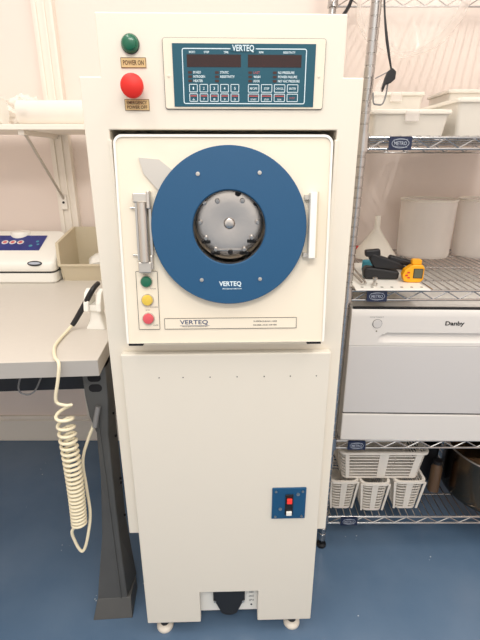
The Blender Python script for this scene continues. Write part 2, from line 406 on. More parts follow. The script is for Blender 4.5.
# door: tilted slightly back, all parts in door coordinates (x, z up the door, -y out)
BY, BZ, TA = -.046, .931, .10
dpts = rrect(-.2155, .2050, -.001, .413, (.003, .003, .017, .017))
b = BM(); plate_hole(b, dpts, (.0040, .2420), .082, 0, .020)
door = obj('door', b, DOORC, mc, loc=(0, BY, BZ), rot=(-TA, 0, 0)); lab(door, 'square cream door carrying the blue ring')
b = BM()
i2 = rrect(-.2155+.0045, .2050-.0045, -.001, .413-.0045, (.001, .001, .013, .013))
loft(b, [[(x, .0198, z) for x, z in dpts], [(x, -.0035, z) for x, z in dpts], [(x, -.0035, z) for x, z in i2], [(x, .0002, z) for x, z in i2]], close=True)
obj('door_rim', b, WHITE, door, bevel=.0012)
b = BM(); box(b, -.180, .168, .004, .018, -.007, -.0012); obj('door_sill', b, DOORC, door)
for x0 in (-.2140, .170):
    b = BM(); box(b, x0, x0+.030, .006, .030, -.009, -.0012); obj('door_bracket', b, BLACK, door)
rc, rz = .0035, .2395
b = BM()
n = 128
A = [2*PI*k/n for k in range(n)]
prof = [(.1530, -.002), (.1530, -.0165), (.1518, -.0180), (.0735, -.0180), (.0715, -.0160), (.0715, -.002)]
loft(b, [[(rc+r*math.cos(a), y, rz+r*math.sin(a)) for a in A] for r, y in prof], close=True)
ring = obj('door_ring', b, BLUE, door, smooth=True); lab(ring, 'thick round blue ring framing the window')
b = BM(); prof = [(.0716, -.0150), (.0716, .006), (.0705, .006), (.0705, -.0150)]
loft(b, [[(rc+r*math.cos(a), y, rz+r*math.sin(a)) for a in A] for r, y in prof], close=True); obj('window_seal', b, BLACK, door, smooth=True)
b = BM(); cyl(b, (rc, -.008, rz), 'y', .0704, .002, 64); obj('window_pane', b, GLASS, door)
for (x, z) in ((-.0555, .3405), (.0625, .3425), (-.0530, .1365), (.0650, .1375)):
    b = BM(); lathe(b, [(.0040, 0), (.0038, -.0016), (.0015, -.0018), (.0014, -.0008), (.0002, -.0008)], (x, -.0180, z), 'y', 16); obj('ring_screw', b, STEEL, door)
b = BM(); text(b, 'VERTEQ', -.0180, .0270, .1218, .1335, -.0186, bold=.025); text(b, 'PROCESS AUTOMATION', -.0110, .0275, .1168, .1195, -.0186, bold=.02)
obj('ring_lettering', b, PRINT_W, door)
b = BM(); prism_xz(b, [(-.1690, .3715), (-.1300, .3680), (-.0950, .3400), (-.1300, .3060), (-.1610, .3420)], -.0040, -.0004); obj('paddle_plate', b, ALU, door)
# hinge at the left
b = BM(); box(b, -.1830, -.1500, -.016, 0, .2880, .3060); box(b, -.1555, -.1490, -.024, 0, .276, .310); hg = obj('hinge', b, ALU, door, bevel=.002)
b = BM(); box(b, -.1790, -.1530, -.018, 0, .1515, .1730); box(b, -.1560, -.1500, -.014, 0, .158, .186); obj('hinge_block', b, ALU, hg, bevel=.002)
b = BM(); cyl(b, (-.1655, -.014, .1730), 'z', .0090, .115, 24); obj('hinge_barrel', b, ALU, hg, smooth=True)
b = BM(); box(b, -.1800, -.1760, -.011, 0, .176, .288); box(b, -.1535, -.1490, -.012, 0, .186, .276); obj('hinge_leaf', b, STEEL, hg)
for z in (.2780, .1860):
    b = BM(); cyl(b, (-.1900, -.006, z), 'x', .0020, .016, 10); obj('hinge_pin', b, STEEL, hg)
b = BM(); lathe(b, [(.0028, 0), (.0026, -.001), (.0003, -.001)], (-.1690, -.0004, .1595), 'y', 12); obj('lock_hole', b, BLACK, door)
# latch at the right
b = BM(); box(b, .1615, .1745, -.024, 0, .1790, .3065); lt = obj('latch', b, WHITE, door, bevel=.0015); lab(lt, 'vertical white latch bar')
b = BM(); box(b, .1746, .1785, -.020, 0, .1800, .3075); obj('latch_edge', b, BEIGE, lt)
for z in (.2930, .1800):
    b = BM(); box(b, .1530, .1614, -.010, 0, z, z+.009); obj('latch_tab', b, ALU, lt)
# indicator plate with three lenses
b = BM(); prism_xz(b, rrect(-.1885, -.1440, .0290, .1530, .002, 3), -.0012, 0); ip = obj('indicator_plate', b, DOORC, door)
b = BM(); outline(b, -.1885, -.1440, .0290, .1530, .002, .0009, -.0017, -.0008, 3)
for s, x0, z in (('START', -.1730, .1455), ('CYCLE', -.1600, .1155), ('PROCESS', -.1620, .0765), ('STOP', -.1720, .0700), ('ALARM', -.1585, .0375)): text(b, s, x0, x0+.0022*len(s), z, z+.0023, -.0018)
obj('lettering', b, PRINT_K, ip)
for z, m in ((.1315, GREEN), (.0930, YELLOW), (.0535, PINK)):
    b = BM(); lathe(b, [(.0128, 0), (.0128, -.003), (.0118, -.0042)], (-.1670, -.0010, z), 'y', 32); bz = obj('lens_bezel', b, ALU, door, smooth=True)
for z, m, nm in ((.1315, GREEN, 'green'), (.0930, YELLOW, 'yellow'), (.0535, PINK, 'red')):
    b = BM(); lathe(b, [(.0114, -.002), (.0114, -.008), (.0095, -.0105), (.001, -.0115)], (-.1670, 0, z), 'y', 32); lab(obj('indicator_lens', b, m, door, smooth=True), nm+' indicator lens')
# name strip
b = BM(); box(b, -.1340, .1440, -.0012, 0, .0295, .0525); ns = obj('name_strip', b, DOORC, door)
b = BM(); outline(b, -.1345, .1445, .0292, .0530, .0010, .0009, -.0016, -.0008, 2); text(b, 'SUPERCLEAN 1600', .0530, .1030, .0435, .0465, -.0018, bold=.015); text(b, 'RINSER AND DRYER', .0530, .1030, .0355, .0382, -.0018, bold=.015)
text(b, 'PROCESS AUTOMATION', -.0970, -.0450, .0335, .0355, -.0018); obj('lettering', b, PRINT_K, ns)
b = BM(); text(b, 'VERTEQ', -.1020, -.0430, .0380, .0490, -.0018, bold=.01); box(b, -.1020, -.040, -.0018, -.0010, .0362, .0369); obj('logo_lettering', b, PRINT_B, ns)
# spin chamber behind the window
ch = obj('spin_chamber', (lambda b: (lathe(b, [(.0800, 0), (.0800, .22), (.002, .22), (.002, .223), (.083, .223), (.083, 0)], (0, 0, 0), 'y', 64, cap=False), b)[1])(BM()), STEEL, mc, loc=(.004, -.005, 1.1690), smooth=True)
b = BM(); lathe(b, [(.002, .003), (.0095, .0032), (.0108, .0042), (.0118, .0065), (.040, .0050), (.064, .0055), (.0730, .0075), (.0765, .013), (.0765, .040), (.002, .040)], (0, 0, 0), 'y', 64)
rt = obj('rotor', b, POLISH, ch, loc=(.000, 0, .005), smooth=True)
HUBS = [(-.0235, .0450), (.0265, .0455), (-.0600, .0030), (.0580, .0030), (-.0490, -.0290), (.0460, -.0280), (-.0290, -.0530), (.0310, -.0530), (.0020, -.0580), (-.0500, .0420), (.0180, .0600), (.0540, .0400)]
for k, (x, z) in enumerate(HUBS):
    b = BM(); rr = .0050 if k != 10 else .0060
    lathe(b, [(rr, .020), (rr, -.0010), (rr*.8, -.0030), (rr*.5, -.0032), (rr*.45, -.0015), (.0003, -.0015)], (x, .0, z+.005), 'y', 16); obj('rotor_bolt', b, BLACK if k in (8, 10, 11) else CHROME, ch, smooth=True)
for k in (4, 5, 6, 7):
    x, z = HUBS[k]; b = BM(); box(b, x-.010, x+.010, .004, .020, z-.007, z+.001, None); obj('bolt_clamp', b, BLACK, ch, bevel=.002)
b = BM(); box(b, -.030, .034, .002, .008, -.0505, -.0480); obj('rotor_bar', b, CHROME, ch)

# ---------------------------------------------------------------- work bench, left
bn = thing('workbench', 'grey laminate workbench with dark steel channel leg, left of the machine', 'workbench', (-0.326, 0.0, 0), (0, 0, R(4.0)))
b = BM(); box(b, -1.5, 0, 0, .885, .826, .866); tp = obj('worktop', b, LAMINATE, bn, bevel=.0015)
b = BM(); box(b, -1.5, 0, -.0012, .0002, .8265, .8655); obj('edge_band', b, LAMEDGE, tp)
b = BM(); box(b, -1.5, -.03, .09, .13, .745, .8258); obj('apron_rail', b, BLACK, bn)
def leg_bm(y0, y1, front=True):
    b = BM()
    lv = [(.8258, -.054, .004), (.745, -.054, .002), (.690, -.050, -.003), (.640, -.038, -.008), (.500, -.042, -.010), (.300, -.060, -.012), (.060, -.098, -.010)]
    s = 1 if front else -1
    L = []
    for z, xa, xb in lv:
        L.append([(xa, y0, z), (xb, y0, z), (xb+.004+(.012 if z < .1 else 0), y1, z), (xa, y1, z)])
    # upper outer faces: front web and two side flanges, with a shallow fold line
    for i in range(len(L)-1):
        a, c = L[i], L[i+1]
        va = [b.verts.new(p) for p in a]; vc = [b.verts.new(p) for p in c]
        for k in range(4): b.faces.new((va[k], va[(k+1) % 4], vc[(k+1) % 4], vc[k]))
    bmesh.ops.remove_doubles(b, verts=b.verts[:], dist=1e-5)
    return b
for (y0, y1) in ((.045, .125), (.69, .60)):
    leg = obj('leg', leg_bm(y0, y1), DARKSTEEL, bn, bevel=.003)
    s = 1 if y1 > y0 else -1
    b = BM()
    box(b, -.031, -.027, min(y0-s*.0035, y0), max(y0-s*.0035, y0), .06, .70); obj('fold_rib', b, DARKSTEEL, leg)
    b = BM(); lvl = [[(-.098, y0, .060), (.000, y0, .060), (.006, y0+s*.07, .060), (-.098, y0+s*.07, .060)],
                     [(-.112, y0-s*.022, .0), (.004, y0-s*.022, .0), (.004, y0+s*.08, .0), (-.112, y0+s*.08, .0)]]
    loft(b, lvl); obj('leg_foot', b, DARKSTEEL, leg, bevel=.002)
    for z in (.798, .770):
        b = BM(); prism_xz(b, rrect(-.042, -.010, z-.0105, z+.0105, .0100), y0-.0006 if s > 0 else y0, y0 if s > 0 else y0+.0006); obj('slot', b, DARKHOLE, leg)
    for z in (.67, .60, .46, .445, .33):
        b = BM(); cyl(b, (-.0045, y0+s*.045, z), 'x', .0035, .0060, 12); obj('bolt_hole', b, DARKHOLE, leg)
# thin grey cables drooping under the bench
for k, P in enumerate(([(-.53, .05, .815), (-.545, .045, .77), (-.535, .045, .752), (-.51, .05, .757), (-.49, .07, .80)],
                       [(-.415, .20, .815), (-.41, .17, .76), (-.38, .16, .70), (-.365, .165, .66), (-.372, .17, .645)],
                       [(-.45, .22, .815), (-.445, .22, .70), (-.43, .21, .62), (-.395, .20, .60), (-.375, .19, .57)])):
    b = BM(); tube(b, smooth_path(P), .0022, 6)
    tag(obj('cable', b, GREYC, smooth=True), ('thin grey cable looping under the bench edge at far left', 'thin grey cable drooping behind the coiled cord beside the leg', 'longest thin grey cable hanging under the bench')[k], 'cable')

# vacuum sealer on the bench
vs = thing('vacuum_sealer', 'white vacuum sealer with blue control panel sitting on the workbench', 'vacuum sealer', (-.90, .662, .8662))
def foot(k=0.0, y1=.215):
    pts = []
    for (cx, cy, r_, a0, a1) in ((.220-.022, .022, .022, 270, 360), (.220-.060, y1-.060, .060, 0, 90)):
        for q in range(9):
            a = R(a0+(a1-a0)*q/8); pts.append((cx+(r_-k)*math.cos(a), cy+(r_-k)*math.sin(a)))
    return pts+[(-.30, y1-k), (-.30, k)]
b = BM(); loft(b, [[(x, y, z) for x, y in foot(k)] for k, z in ((.006, 0), (.0, .006), (0, .038))]); obj('base', b, WHITE, vs, smooth=True)
b = BM(); loft(b, [[(x, y, z) for x, y in foot(.006)] for z in (.038, .045)]); obj('seam', b, BLACK, vs)
SLP = .42
b = BM(); rows = []
for k, t in ((.002, 0), (0, .10), (0, .80), (.003, .93), (.010, 1.0)):
    rows.append([(x, y, .045+(.032+SLP*min(y, .20))*t) for x, y in foot(k)])
rows.append([(.10+(x-.10)*.93, .10+(y-.10)*.93, .045+(.033+SLP*min(max(.10+(y-.10)*.93, 0), .20))*1.0) for x, y in foot(.012)])
loft(b, rows); lid = obj('lid', b, WHITE, vs, smooth=True)
b = BM(); lathe(b, [(.038, -.02), (.038, .000), (.033, .006), (.002, .008)], (.03, .185, .158), n=32); obj('lid_boss', b, WHITE, lid, smooth=True)
sl = math.atan(SLP)
M1 = Matrix.Translation((0, .012, .045+.033+SLP*.012)) @ Matrix.Rotation(sl, 4, 'X')
b = BM(); box(b, -.28, .141, .067, .168, .0, .0022, M1); pn = obj('control_panel', b, SEALB, vs)
for k, x in enumerate((-.006, .024, .054)):
    b = BM(); cyl(b, (x, .118, .0005), 'z', .0125, .0034, 20)
    for v in b.verts: v.co = M1 @ v.co
    obj('button', b, APPL, pn)
    b = BM(); cyl(b, (x, .118, .0038), 'z', .0075, .0006, 12)
    for v in b.verts: v.co = M1 @ v.co
    obj('button_mark', b, PINK, pn)
for (x, y, r_) in ((.100, .095, .007), (.117, .125, .006), (.125, .105, .005)):
    b = BM(); cyl(b, (x, y, .0010), 'z', r_, .0018, 10)
    for v in b.verts: v.co = M1 @ v.co
    obj('bubble_print', b, TEAL, pn)
M2 = Matrix.Translation((.151, .003, .0740)) @ Matrix.Rotation(R(58), 4, 'X')
b = BM(); lathe(b, [(.027, -.004), (.027, .0032), (.025, .0040), (.001, .0040)], (0, 0, 0), n=28)
for v in b.verts: v.co = M2 @ Vector((v.co.x, v.co.y*.36, v.co.z))
bd = obj('badge', b, BLACK, vs)
b = BM(); lathe(b, [(.022, .0038), (.022, .0046), (.001, .0046)], (0, 0, 0), n=28)
for v in b.verts: v.co = M2 @ Vector((v.co.x, v.co.y*.22, v.co.z))
obj('badge_face', b, SILV, bd)

# beige hopper bin with folded white cloths
bi = thing('storage_bin', 'beige plastic stacking bin on the workbench beside the white sealer', 'bin', (-.572, .705, .8662), (0, 0, R(0)))
W = .100; D = .175; T = .004
b = BM(); box(b, -W+.004, W-.004, .0, D, 0, T); obj('floor_panel', b, BEIGE, bi)
b = BM(); loft(b, [[(-W+.008, 0, T), (W-.008, 0, T), (W-.008, T, T), (-W+.008, T, T)], [(-W, -.014, .064), (W, -.014, .064), (W, -.014+T, .064), (-W, -.014+T, .064)]])
box(b, -W-.003, W+.003, -.019, -.010, .058, .066); obj('front_panel', b, BEIGE, bi, bevel=.001)
for s in (-1, 1):
    b = BM(); pts = [(0, T), (-.014, .064), (-.010, .142), (D, .174), (D, T)]
    x0, x1 = sorted((s*(W-.002), s*(W-.002-T)))
    loft(b, [[(x0, y, z) for y, z in pts], [(x1, y, z) for y, z in pts]])
    o = obj('side_panel', b, BEIGE, bi)
    b = BM(); x0, x1 = sorted((s*(W-.007), s*(W+.004)))
    P = [(-.018, .060), (-.013, .145), (D, .177)]
    Q = [(-.010, .060), (-.006, .138), (D, .169)]
    loft(b, [[(x0, y, z) for y, z in P+Q[::-1]], [(x1, y, z) for y, z in P+Q[::-1]]]); obj('rim', b, BEIGE, o)
b = BM(); box(b, -W, W, D, D+T, 0, .177); obj('back_panel', b, BEIGE, bi)
for k, (x, y, z, rz_, w) in enumerate(((.0, .075, .8712, 5, .072), (.025, .088, .912, 20, .050))):
    b = BM()
    nx = 8
    vv = [[b.verts.new((-w+2*w*i/nx, -.05+.1*j/nx, .042*(1-(abs(i-nx/2)/(nx/2))**3*.6)*(1-(abs(j-nx/2)/(nx/2))**3*.5)+random.uniform(-.003, .003))) for j in range(nx+1)] for i in range(nx+1)]
    for i in range(nx):
        for j in range(nx): b.faces.new((vv[i][j], vv[i+1][j], vv[i+1][j+1], vv[i][j+1]))
    bot = [vv[i][0] for i in range(nx+1)]+[vv[nx][j] for j in range(1, nx+1)]+[vv[i][nx] for i in range(nx-1, -1, -1)]+[vv[0][j] for j in range(nx-1, 0, -1)]
    low = [b.verts.new((v.co.x, v.co.y, 0)) for v in bot]
    for i in range(len(bot)): b.faces.new((bot[i], bot[(i+1) % len(bot)], low[(i+1) % len(bot)], low[i]))
    b.faces.new(low)
    tag(obj('folded_cloth', b, WHITE, loc=(-.565+x, .70+y, z), rot=(0, 0, R(rz_)), smooth=True), ('larger white folded cloth lying flat in the beige bin', 'smaller crumpled white cloth on top in the beige bin')[k], 'cloth')

# wand, holder, coiled cord
hd = thing('wand_holder', 'small white plastic cradle at the bench edge beside the machine', 'holder', (-.388, .215, .8662), (0, 0, R(-6)))
b = BM(); loft(b, [[(x, y, z) for x, y in rrect(-w, w, -d, d, .006, 4)] for w, d, z in ((.026, .022, 0), (.026, .022, .004), (.018, .016, .020), (.015, .014, .045), (.017, .014, .058))]); obj('base', b, WHITE, hd, smooth=True)
for s in (-1, 1):
    b = BM(); pts = [(-.030, .052), (.020, .052), (.024, .080), (.014, .104), (.002, .109), (-.014, .100), (-.026, .075)]
    x0, x1 = sorted((s*.010, s*.024)); loft(b, [[(x0, y, z) for y, z in pts], [(x1, y, z) for y, z in pts]]); obj('prong', b, WHITE, hd, bevel=.003)
b = BM(); box(b, -.0098, .0098, -.020, .018, .052, .068); obj('saddle', b, WHITE, hd)
wd = thing('handheld_wand', 'black pen wand resting in the white cradle, with cream coiled cord', 'wand', (-.385, .20, .985))
Pt = [(.004, .030, .000), (-.003, .0, -.010), (-.030, -.0, -.052), (-.058, -.005, -.095), (-.066, -.010, -.106)]
b = BM(); pth = smooth_path(Pt, 8); tube(b, pth, .008, 14, rs=[.0062+.0012*math.sin(PI*i/(len(pth)-1)) for i in range(len(pth))]); obj('grip', b, BLACK, wd, smooth=True)
ox, oy, oz = -.385, .20, .985
P = [(-.451, .190, .879), (-.456, .15, .8718), (-.450, .07, .8718), (-.425, .005, .8725), (-.4070, -.020, .866), (-.4110, -.028, .83), (-.4220, -.030, .785), (-.4180, -.030, .770), (-.398, -.032, .766)]
P = [tuple(p) for p in smooth_path(P, 8)]
turns = 24; z0, z1 = .762, .418; hel = []
for i in range(turns*14+1):
    t = i/(turns*14); tt = t**.72
    z = z0+(z1-z0)*tt; r = .0185*(1-.10*t)
    cx = -.4080+.003*math.sin(t*PI)-.005*t; a = 2*PI*turns*t + PI*.1
    hel.append((cx+r*math.cos(a), -.032+r*math.sin(a), z+.003*math.sin(a+2)))
end = smooth_path([hel[-1], (-.432, -.034, .40), (-.430, -.034, .36), (-.420, -.032, .327), (-.409, -.030, .335), (-.397, -.022, .38), (-.392, -.006, .43), (-.396, .004, .50), (-.398, .010, .58), (-.380, .018, .64), (-.362, .024, .68)], 8)
b = BM(); tube(b, [Vector(p)-Vector((ox, oy, oz)) for p in P+hel+[tuple(q) for q in end[1:]]], .0039, 8); lab(obj('coiled_cord', b, CORD, wd, smooth=True), 'cream coiled cord')
b = BM(); tube(b, [Vector(p)-Vector((ox, oy, oz)) for p in ((-.361, .022, .672), (-.357, .028, .695), (-.351, .036, .722))], .0066, 12); obj('cord_connector', b, GREYC, wd, smooth=True)

# ---------------------------------------------------------------- wall shelf upper left
ws = thing('wall_shelf', 'white wall shelf on a grey bracket above the workbench', 'shelf', (0, 0, 0))
b = BM(); box(b, -1.5, -.42, .60, .898, 1.386, 1.402); obj('shelf_board', b, WALLT, ws, bevel=.002)
b = BM(); tube(b, [(-.697, .625, 1.382), (-.701, .896, 1.150)], .0055, 8); br = obj('brace', b, ALU, ws)
b = BM(); box(b, -.7150, -.6890, .890, .8985, 1.110, 1.165); obj('bracket_foot', b, WSTEEL, br, bevel=.002)
b = BM(); cyl(b, (-.702, .887, 1.137), 'y', .0045, .004, 12); obj('screw', b, BLACK, br)
b = BM(); box(b, -.712, -.692, .615, .895, 1.372, 1.3858); obj('bracket_arm', b, WSTEEL, ws)
b = BM(); lathe(b, [(.006, 0), (.036, 0), (.037, .004), (.0375, .30), (.006, .30)], (0, 0, 0), 'x', 36); 
rl = obj('film_roll', b, FILM, None, loc=(-.715, .66, 1.4400), smooth=True)
tag(rl, 'long white roll lying on the wall shelf next to the machine', 'roll')
b = BM(); lathe(b, [(.004, -.006), (.010, -.006), (.010, .02), (.004, .02)], (0, 0, 0), 'x', 20); obj('roll_core', b, ALU, rl)
# crumpled film and bag
def blob(cx, cy, cz, sx, sy, sz, seed, amp=.25, n=20):
    b = BM(); rng = random.Random(seed)
    bmesh.ops.create_icosphere(b, subdivisions=4, radius=1)
    ph = [rng.uniform(0, 6.28) for _ in range(9)]
    for v in b.verts:
        p = v.co.copy(); k = 1+amp*(math.sin(p.x*7+ph[0])*math.sin(p.y*6+ph[1])*math.sin(p.z*8+ph[2])+.5*math.sin(p.x*15+ph[3])*math.sin(p.z*17+ph[4]))
        v.co = Vector((p.x*k*sx+cx, p.y*k*sy+cy, max(p.z*k*sz, -sz*.95)+cz))
    return b
tag(obj('plastic_bag', blob(0, 0, 0, .070, .05, .052, 3), FILM, loc=(-.755, .785, 1.4535), smooth=True), 'clear crumpled plastic bag behind the white rolls on the wall shelf', 'bag')
b = BM(); lathe(b, [(.004, 0), (.038, 0), (.041, .01), (.041, .20), (.004, .20)], (0, 0, 0), 'x', 32)
rl2 = obj('towel_roll', b, WHITE, loc=(-.968, .655, 1.444), smooth=True); tag(rl2, 'white roll at the far left end of the wall shelf, cut by the frame', 'roll')

# ---------------------------------------------------------------- chrome wire shelving, right
XL, XR, YFt, YBk = .2905, 1.45, .2907, .868
LEAN = .0150
un = thing('wire_shelving_unit', 'tall chrome wire shelving unit to the right of the machine', 'shelving')
def post_bm(x, y):
    b = BM(); pr = [(.0127, .03)]
    z = .06
    while z < 1.95:
        pr += [(.0127, z-.0020), (.0112, z-.0010), (.0112, z+.0010), (.0127, z+.0020)]; z += .0254
    pr.append((.0127, 1.96)); pr.append((.006, 1.963))
    lathe(b, pr, (x, y, 0), n=18)
    for v in b.verts: v.co.x += LEAN*v.co.z
    return b
for x in (XL, XR):
    for y in (YFt, YBk):
        p = obj('post', post_bm(x, y), CHROME, un, smooth=True)
        b = BM(); lathe(b, [(.005, .031), (.008, .031), (.008, .012), (.017, .009), (.017, 0), (.004, 0)], (x, y, 0), n=18); obj('post_foot', b, BLACK, p, smooth=True)
def shelf(z):
    b = BM(); rf = .0033
    x0, x1, y0, y1 = XL+LEAN*z, XR+LEAN*z, YFt, YBk
    fy, by = y0-.010, y1+.010; lx, rx_ = x0-.010, x1+.010
    for zz in (z-.0035, z-.0300):
        for P in (((x0+.012, fy, zz), (x1-.012, fy, zz)), ((x0+.012, by, zz), (x1-.012, by, zz)), ((lx, y0+.012, zz), (lx, y1-.012, zz)), ((rx_, y0+.012, zz), (rx_, y1-.012, zz))): rod(b, P[0], P[1], rf, 8)
    def zig(a, c, nn):
        a, c = Vector(a), Vector(c); pts = []
        for i in range(nn+1): 
            p = a.lerp(c, i/nn); p.z = z-.006 if i % 2 else z-.0275; pts.append(p)
        for q in range(nn): rod(b, pts[q], pts[q+1], .0020, 6)
    for yy in (fy, by): zig((x0+.02, yy, 0), (x1-.02, yy, 0), 30)
    for xx in (lx, rx_): zig((xx, y0+.02, 0), (xx, y1-.02, 0), 15)
    nn = 46
    for i in range(nn+1):
        x = x0+.020+(x1-x0-.040)*i/nn; rod(b, (x, fy, z), (x, by, z), .0017, 6)
    for yy in (y0+.10, y0+.28, y0+.46): rod(b, (lx, yy, z-.0045), (rx_, yy, z-.0045), .0028, 8)
    s = obj('wire_shelf', b, CHROME, un, smooth=True)
    for x in (x0, x1):
        for y in (y0, y1):
            b = BM(); lathe(b, [(.0130, -.036), (.0185, -.036), (.0165, .006), (.0130, .006)], (x, y, z), n=18); obj('corner_sleeve', b, CHROME, s, smooth=True)
    return s
SZ = (.1415, .4525, .9525, 1.3525, 1.822)
for z, xc in zip(SZ, (.376, .374, .386, .402, .41)):
    s = shelf(z)
    b = BM(); prism_xz(b, rrect(xc-.0285, xc+.0285, z-.033, z-.001, .003, 3), YFt-.0185, YFt-.0145); c = obj('name_clip', b, NAVY, s)
    b = BM(); n_ = 28; ra, rb, w = .022, .0115, .0012
    o_ = [(xc+ra*math.cos(2*PI*i/n_), z-.017+rb*math.sin(2*PI*i/n_)) for i in range(n_)]; q_ = [(xc+(ra-w)*math.cos(2*PI*i/n_), z-.017+(rb-w)*math.sin(2*PI*i/n_)) for i in range(n_)]
    loft(b, [[(x, YFt-.0184, zz) for x, zz in o_], [(x, YFt-.0191, zz) for x, zz in o_], [(x, YFt-.0191, zz) for x, zz in q_], [(x, YFt-.0184, zz) for x, zz in q_]], close=True)
    text(b, 'METRO', xc-.016, xc+.016, z-.0215, z-.0125, YFt-.0191, bold=.01)
    for k in range(2): rod(b, (xc-.018, YFt-.0188, z-.0245+k*.0155), (xc+.018, YFt-.0188, z-.0262+k*.0185), .0006, 4)
    c.parent = un; obj('clip_lettering', b, SILV, c)
    lab(c, 'navy clip with silver oval badge')

# dishwasher
dw = thing('countertop_dishwasher', 'white countertop dishwasher standing on the wire shelf', 'dishwasher', (.3185, .268, .4545), (0, 0, R(-1.2)))
b = BM(); box(b, .002, .548, .012, .50, .004, .443); obj('housing', b, APPL, dw, bevel=.004)
for x in (.04, .50):
    for y in (.05, .45):
        b = BM(); cyl(b, (x, y, .0), 'z', .014, .006, 12); obj('rubber_foot', b, BLACK, dw)
b = BM(); box(b, 0, .55, 0, .0118, .006, .1010); obj('kick_panel', b, APPL, dw, bevel=.003)
b = BM(); box(b, .001, .549, .006, .0118, .1010, .1060); obj('shadow_gap', b, BLACK, dw)
b = BM(); box(b, 0, .55, 0, .0118, .1062, .3320); dd = obj('door', b, APPD, dw, bevel=.003)
# control fascia with a scooped handle recess
b = BM()
N = 120; hx0, hx1 = .078, .472; rowsz = [.3325, .340, .3430, .3445, .347, .350, .353, .357, .361, .365, .368, .371, .3735, .3745, .378, .395, .420, .436, .443]
def depthf(x, z):
    d = 0
    t = min(max((x-hx0)/.045, 0), 1)*min(max((hx1-x)/.045, 0), 1); t = t*t*(3-2*t)
    top = .3735; bot = .3430
    top_x = bot+(top-bot)*min(1, max(.0, (x-hx0)/.035))**.5*min(1, max(.0, (hx1-x)/.035))**.5 if hx0 < x < hx1 else bot
    if bot < z < top_x and hx0 < x < hx1: d = .020*t*math.sin(min(1, (z-bot)/(top_x-bot+1e-6)*.85)*PI/2)
    if z > .436: d -= -.004*(z-.436)/.007
    return d
V = []
for z in rowsz: V.append([b.verts.new((.55*i/N, depthf(.55*i/N, z), z)) for i in range(N+1)])
for j in range(len(rowsz)-1):
    for i in range(N): b.faces.new((V[j][i], V[j][i+1], V[j+1][i+1], V[j+1][i]))
bk = [[b.verts.new((.55*i/N, .016, z)) for i in (0, N)] for z in (rowsz[0], rowsz[-1])]
b.faces.new([bk[0][0], bk[0][1], bk[1][1], bk[1][0]])
b.faces.new(V[0]+[bk[0][1], bk[0][0]]); b.faces.new(V[-1]+[bk[1][1], bk[1][0]])
b.faces.new([r[0] for r in V]+[bk[1][0], bk[0][0]]); b.faces.new([r[-1] for r in V]+[bk[1][1], bk[0][1]])
fa = obj('control_fascia', b, APPL, dw, smooth=True)
b = BM(); text(b, 'Danby', .268, .322, .3930, .4100, -.0006, bold=.03); obj('logo', b, BLACK, fa)
b = BM(); text(b, 'START/RESET', .052, .092, .4190, .4225, -.0006); obj('lettering', b, GREYC, fa)
b = BM(); cyl(b, (.075, -.0030, .4010), 'y', .0125, .0025, 32); obj('power_button', b, APPD, fa, bevel=.0008)
b = BM(); tube(b, [(.075+.0132*math.cos(2*PI*i/32), -.0006, .4010+.0132*math.sin(2*PI*i/32)) for i in range(32)], .0008, 6, closed=True); obj('button_ring', b, GREYC, fa)
b = BM(); box(b, .004, .546, .004, .016, .4432, .4480); obj('gap_shade_strip', b, BLACK, dw)  # black strip standing in for the shade in the gap above the fascia
b = BM(); cyl(b, (.075, -.0008, .3780), 'y', .0022, .001, 10); obj('indicator_light', b, LCD, fa)

# slotted white baskets
def basket_mesh(w, d, h, flare, slats, ribx):
    """origin at the bottom centre of the footprint; returns bmesh"""
    b = BM()
    def loop(t, off=0.0): 
        ww, dd = w/2+flare*t-off, d/2+flare*t-off; return rrect(-ww, ww, -dd, dd, .018, 4)
    def band(t0, t1, th=.0025):
        o0, o1, i1, i0 = loop(t0), loop(t1), loop(t1, th), loop(t0, th)
        loft(b, [[(x, y, h*t0) for x, y in o0], [(x, y, h*t1) for x, y in o1], [(x, y, h*t1) for x, y in i1], [(x, y, h*t0) for x, y in i0]], close=True)
    band(0, .07)
    loft(b, [[(x, y, 0) for x, y in loop(0)], [(x, y, .002) for x, y in loop(0)]])
    for k in range(slats):
        t = .14+(.83-.14)*k/(slats-1); band(t-.016, t+.016)
    o, o2 = loop(1), rrect(-w/2-flare-.005, w/2+flare+.005, -d/2-flare-.005, d/2+flare+.005, .021, 4); i = loop(1, .0025)
    loft(b, [[(x, y, h*.90) for x, y in loop(.9)], [(x, y, h*.93) for x, y in o2], [(x, y, h) for x, y in o2], [(x, y, h) for x, y in i], [(x, y, h*.90) for x, y in loop(.9, .0025)]], close=True)
    for sy in (-1, 1):
        for xr, wr in ribx:
            y0_, y1_ = sy*(d/2), sy*(d/2+flare)
            x0, x1 = xr-wr, xr+wr; f = (w/2+flare)/(w/2)
            loft(b, [[(x0, y0_-sy*.0027, .001), (x1, y0_-sy*.0027, .001), (x1, y0_+sy*.0008, .001), (x0, y0_+sy*.0008, .001)],
                     [(x0*f, y1_-sy*.0027, h*.95), (x1*f, y1_-sy*.0027, h*.95), (x1*f, y1_+sy*.0008, h*.95), (x0*f, y1_+sy*.0008, h*.95)]])
    for sx in (-1, 1):
        for yr in (-d*.25, d*.25):
            x0_, x1_ = sx*(w/2), sx*(w/2+flare)
            loft(b, [[(x0_-sx*.0027, yr-.008, .001), (x0_+sx*.0008, yr-.008, .001), (x0_+sx*.0008, yr+.008, .001), (x0_-sx*.0027, yr+.008, .001)],
                     [(x1_-sx*.0027, yr-.008, h*.95), (x1_+sx*.0008, yr-.008, h*.95), (x1_+sx*.0008, yr+.008, h*.95), (x1_-sx*.0027, yr+.008, h*.95)]])
    return b
bk0 = obj('slotted_basket', basket_mesh(.070, .20, .127, .011, 8, ((0, .008), (-.036, .003), (.036, .003))), BASKET, loc=(.3560, .414, .1440), smooth=True)
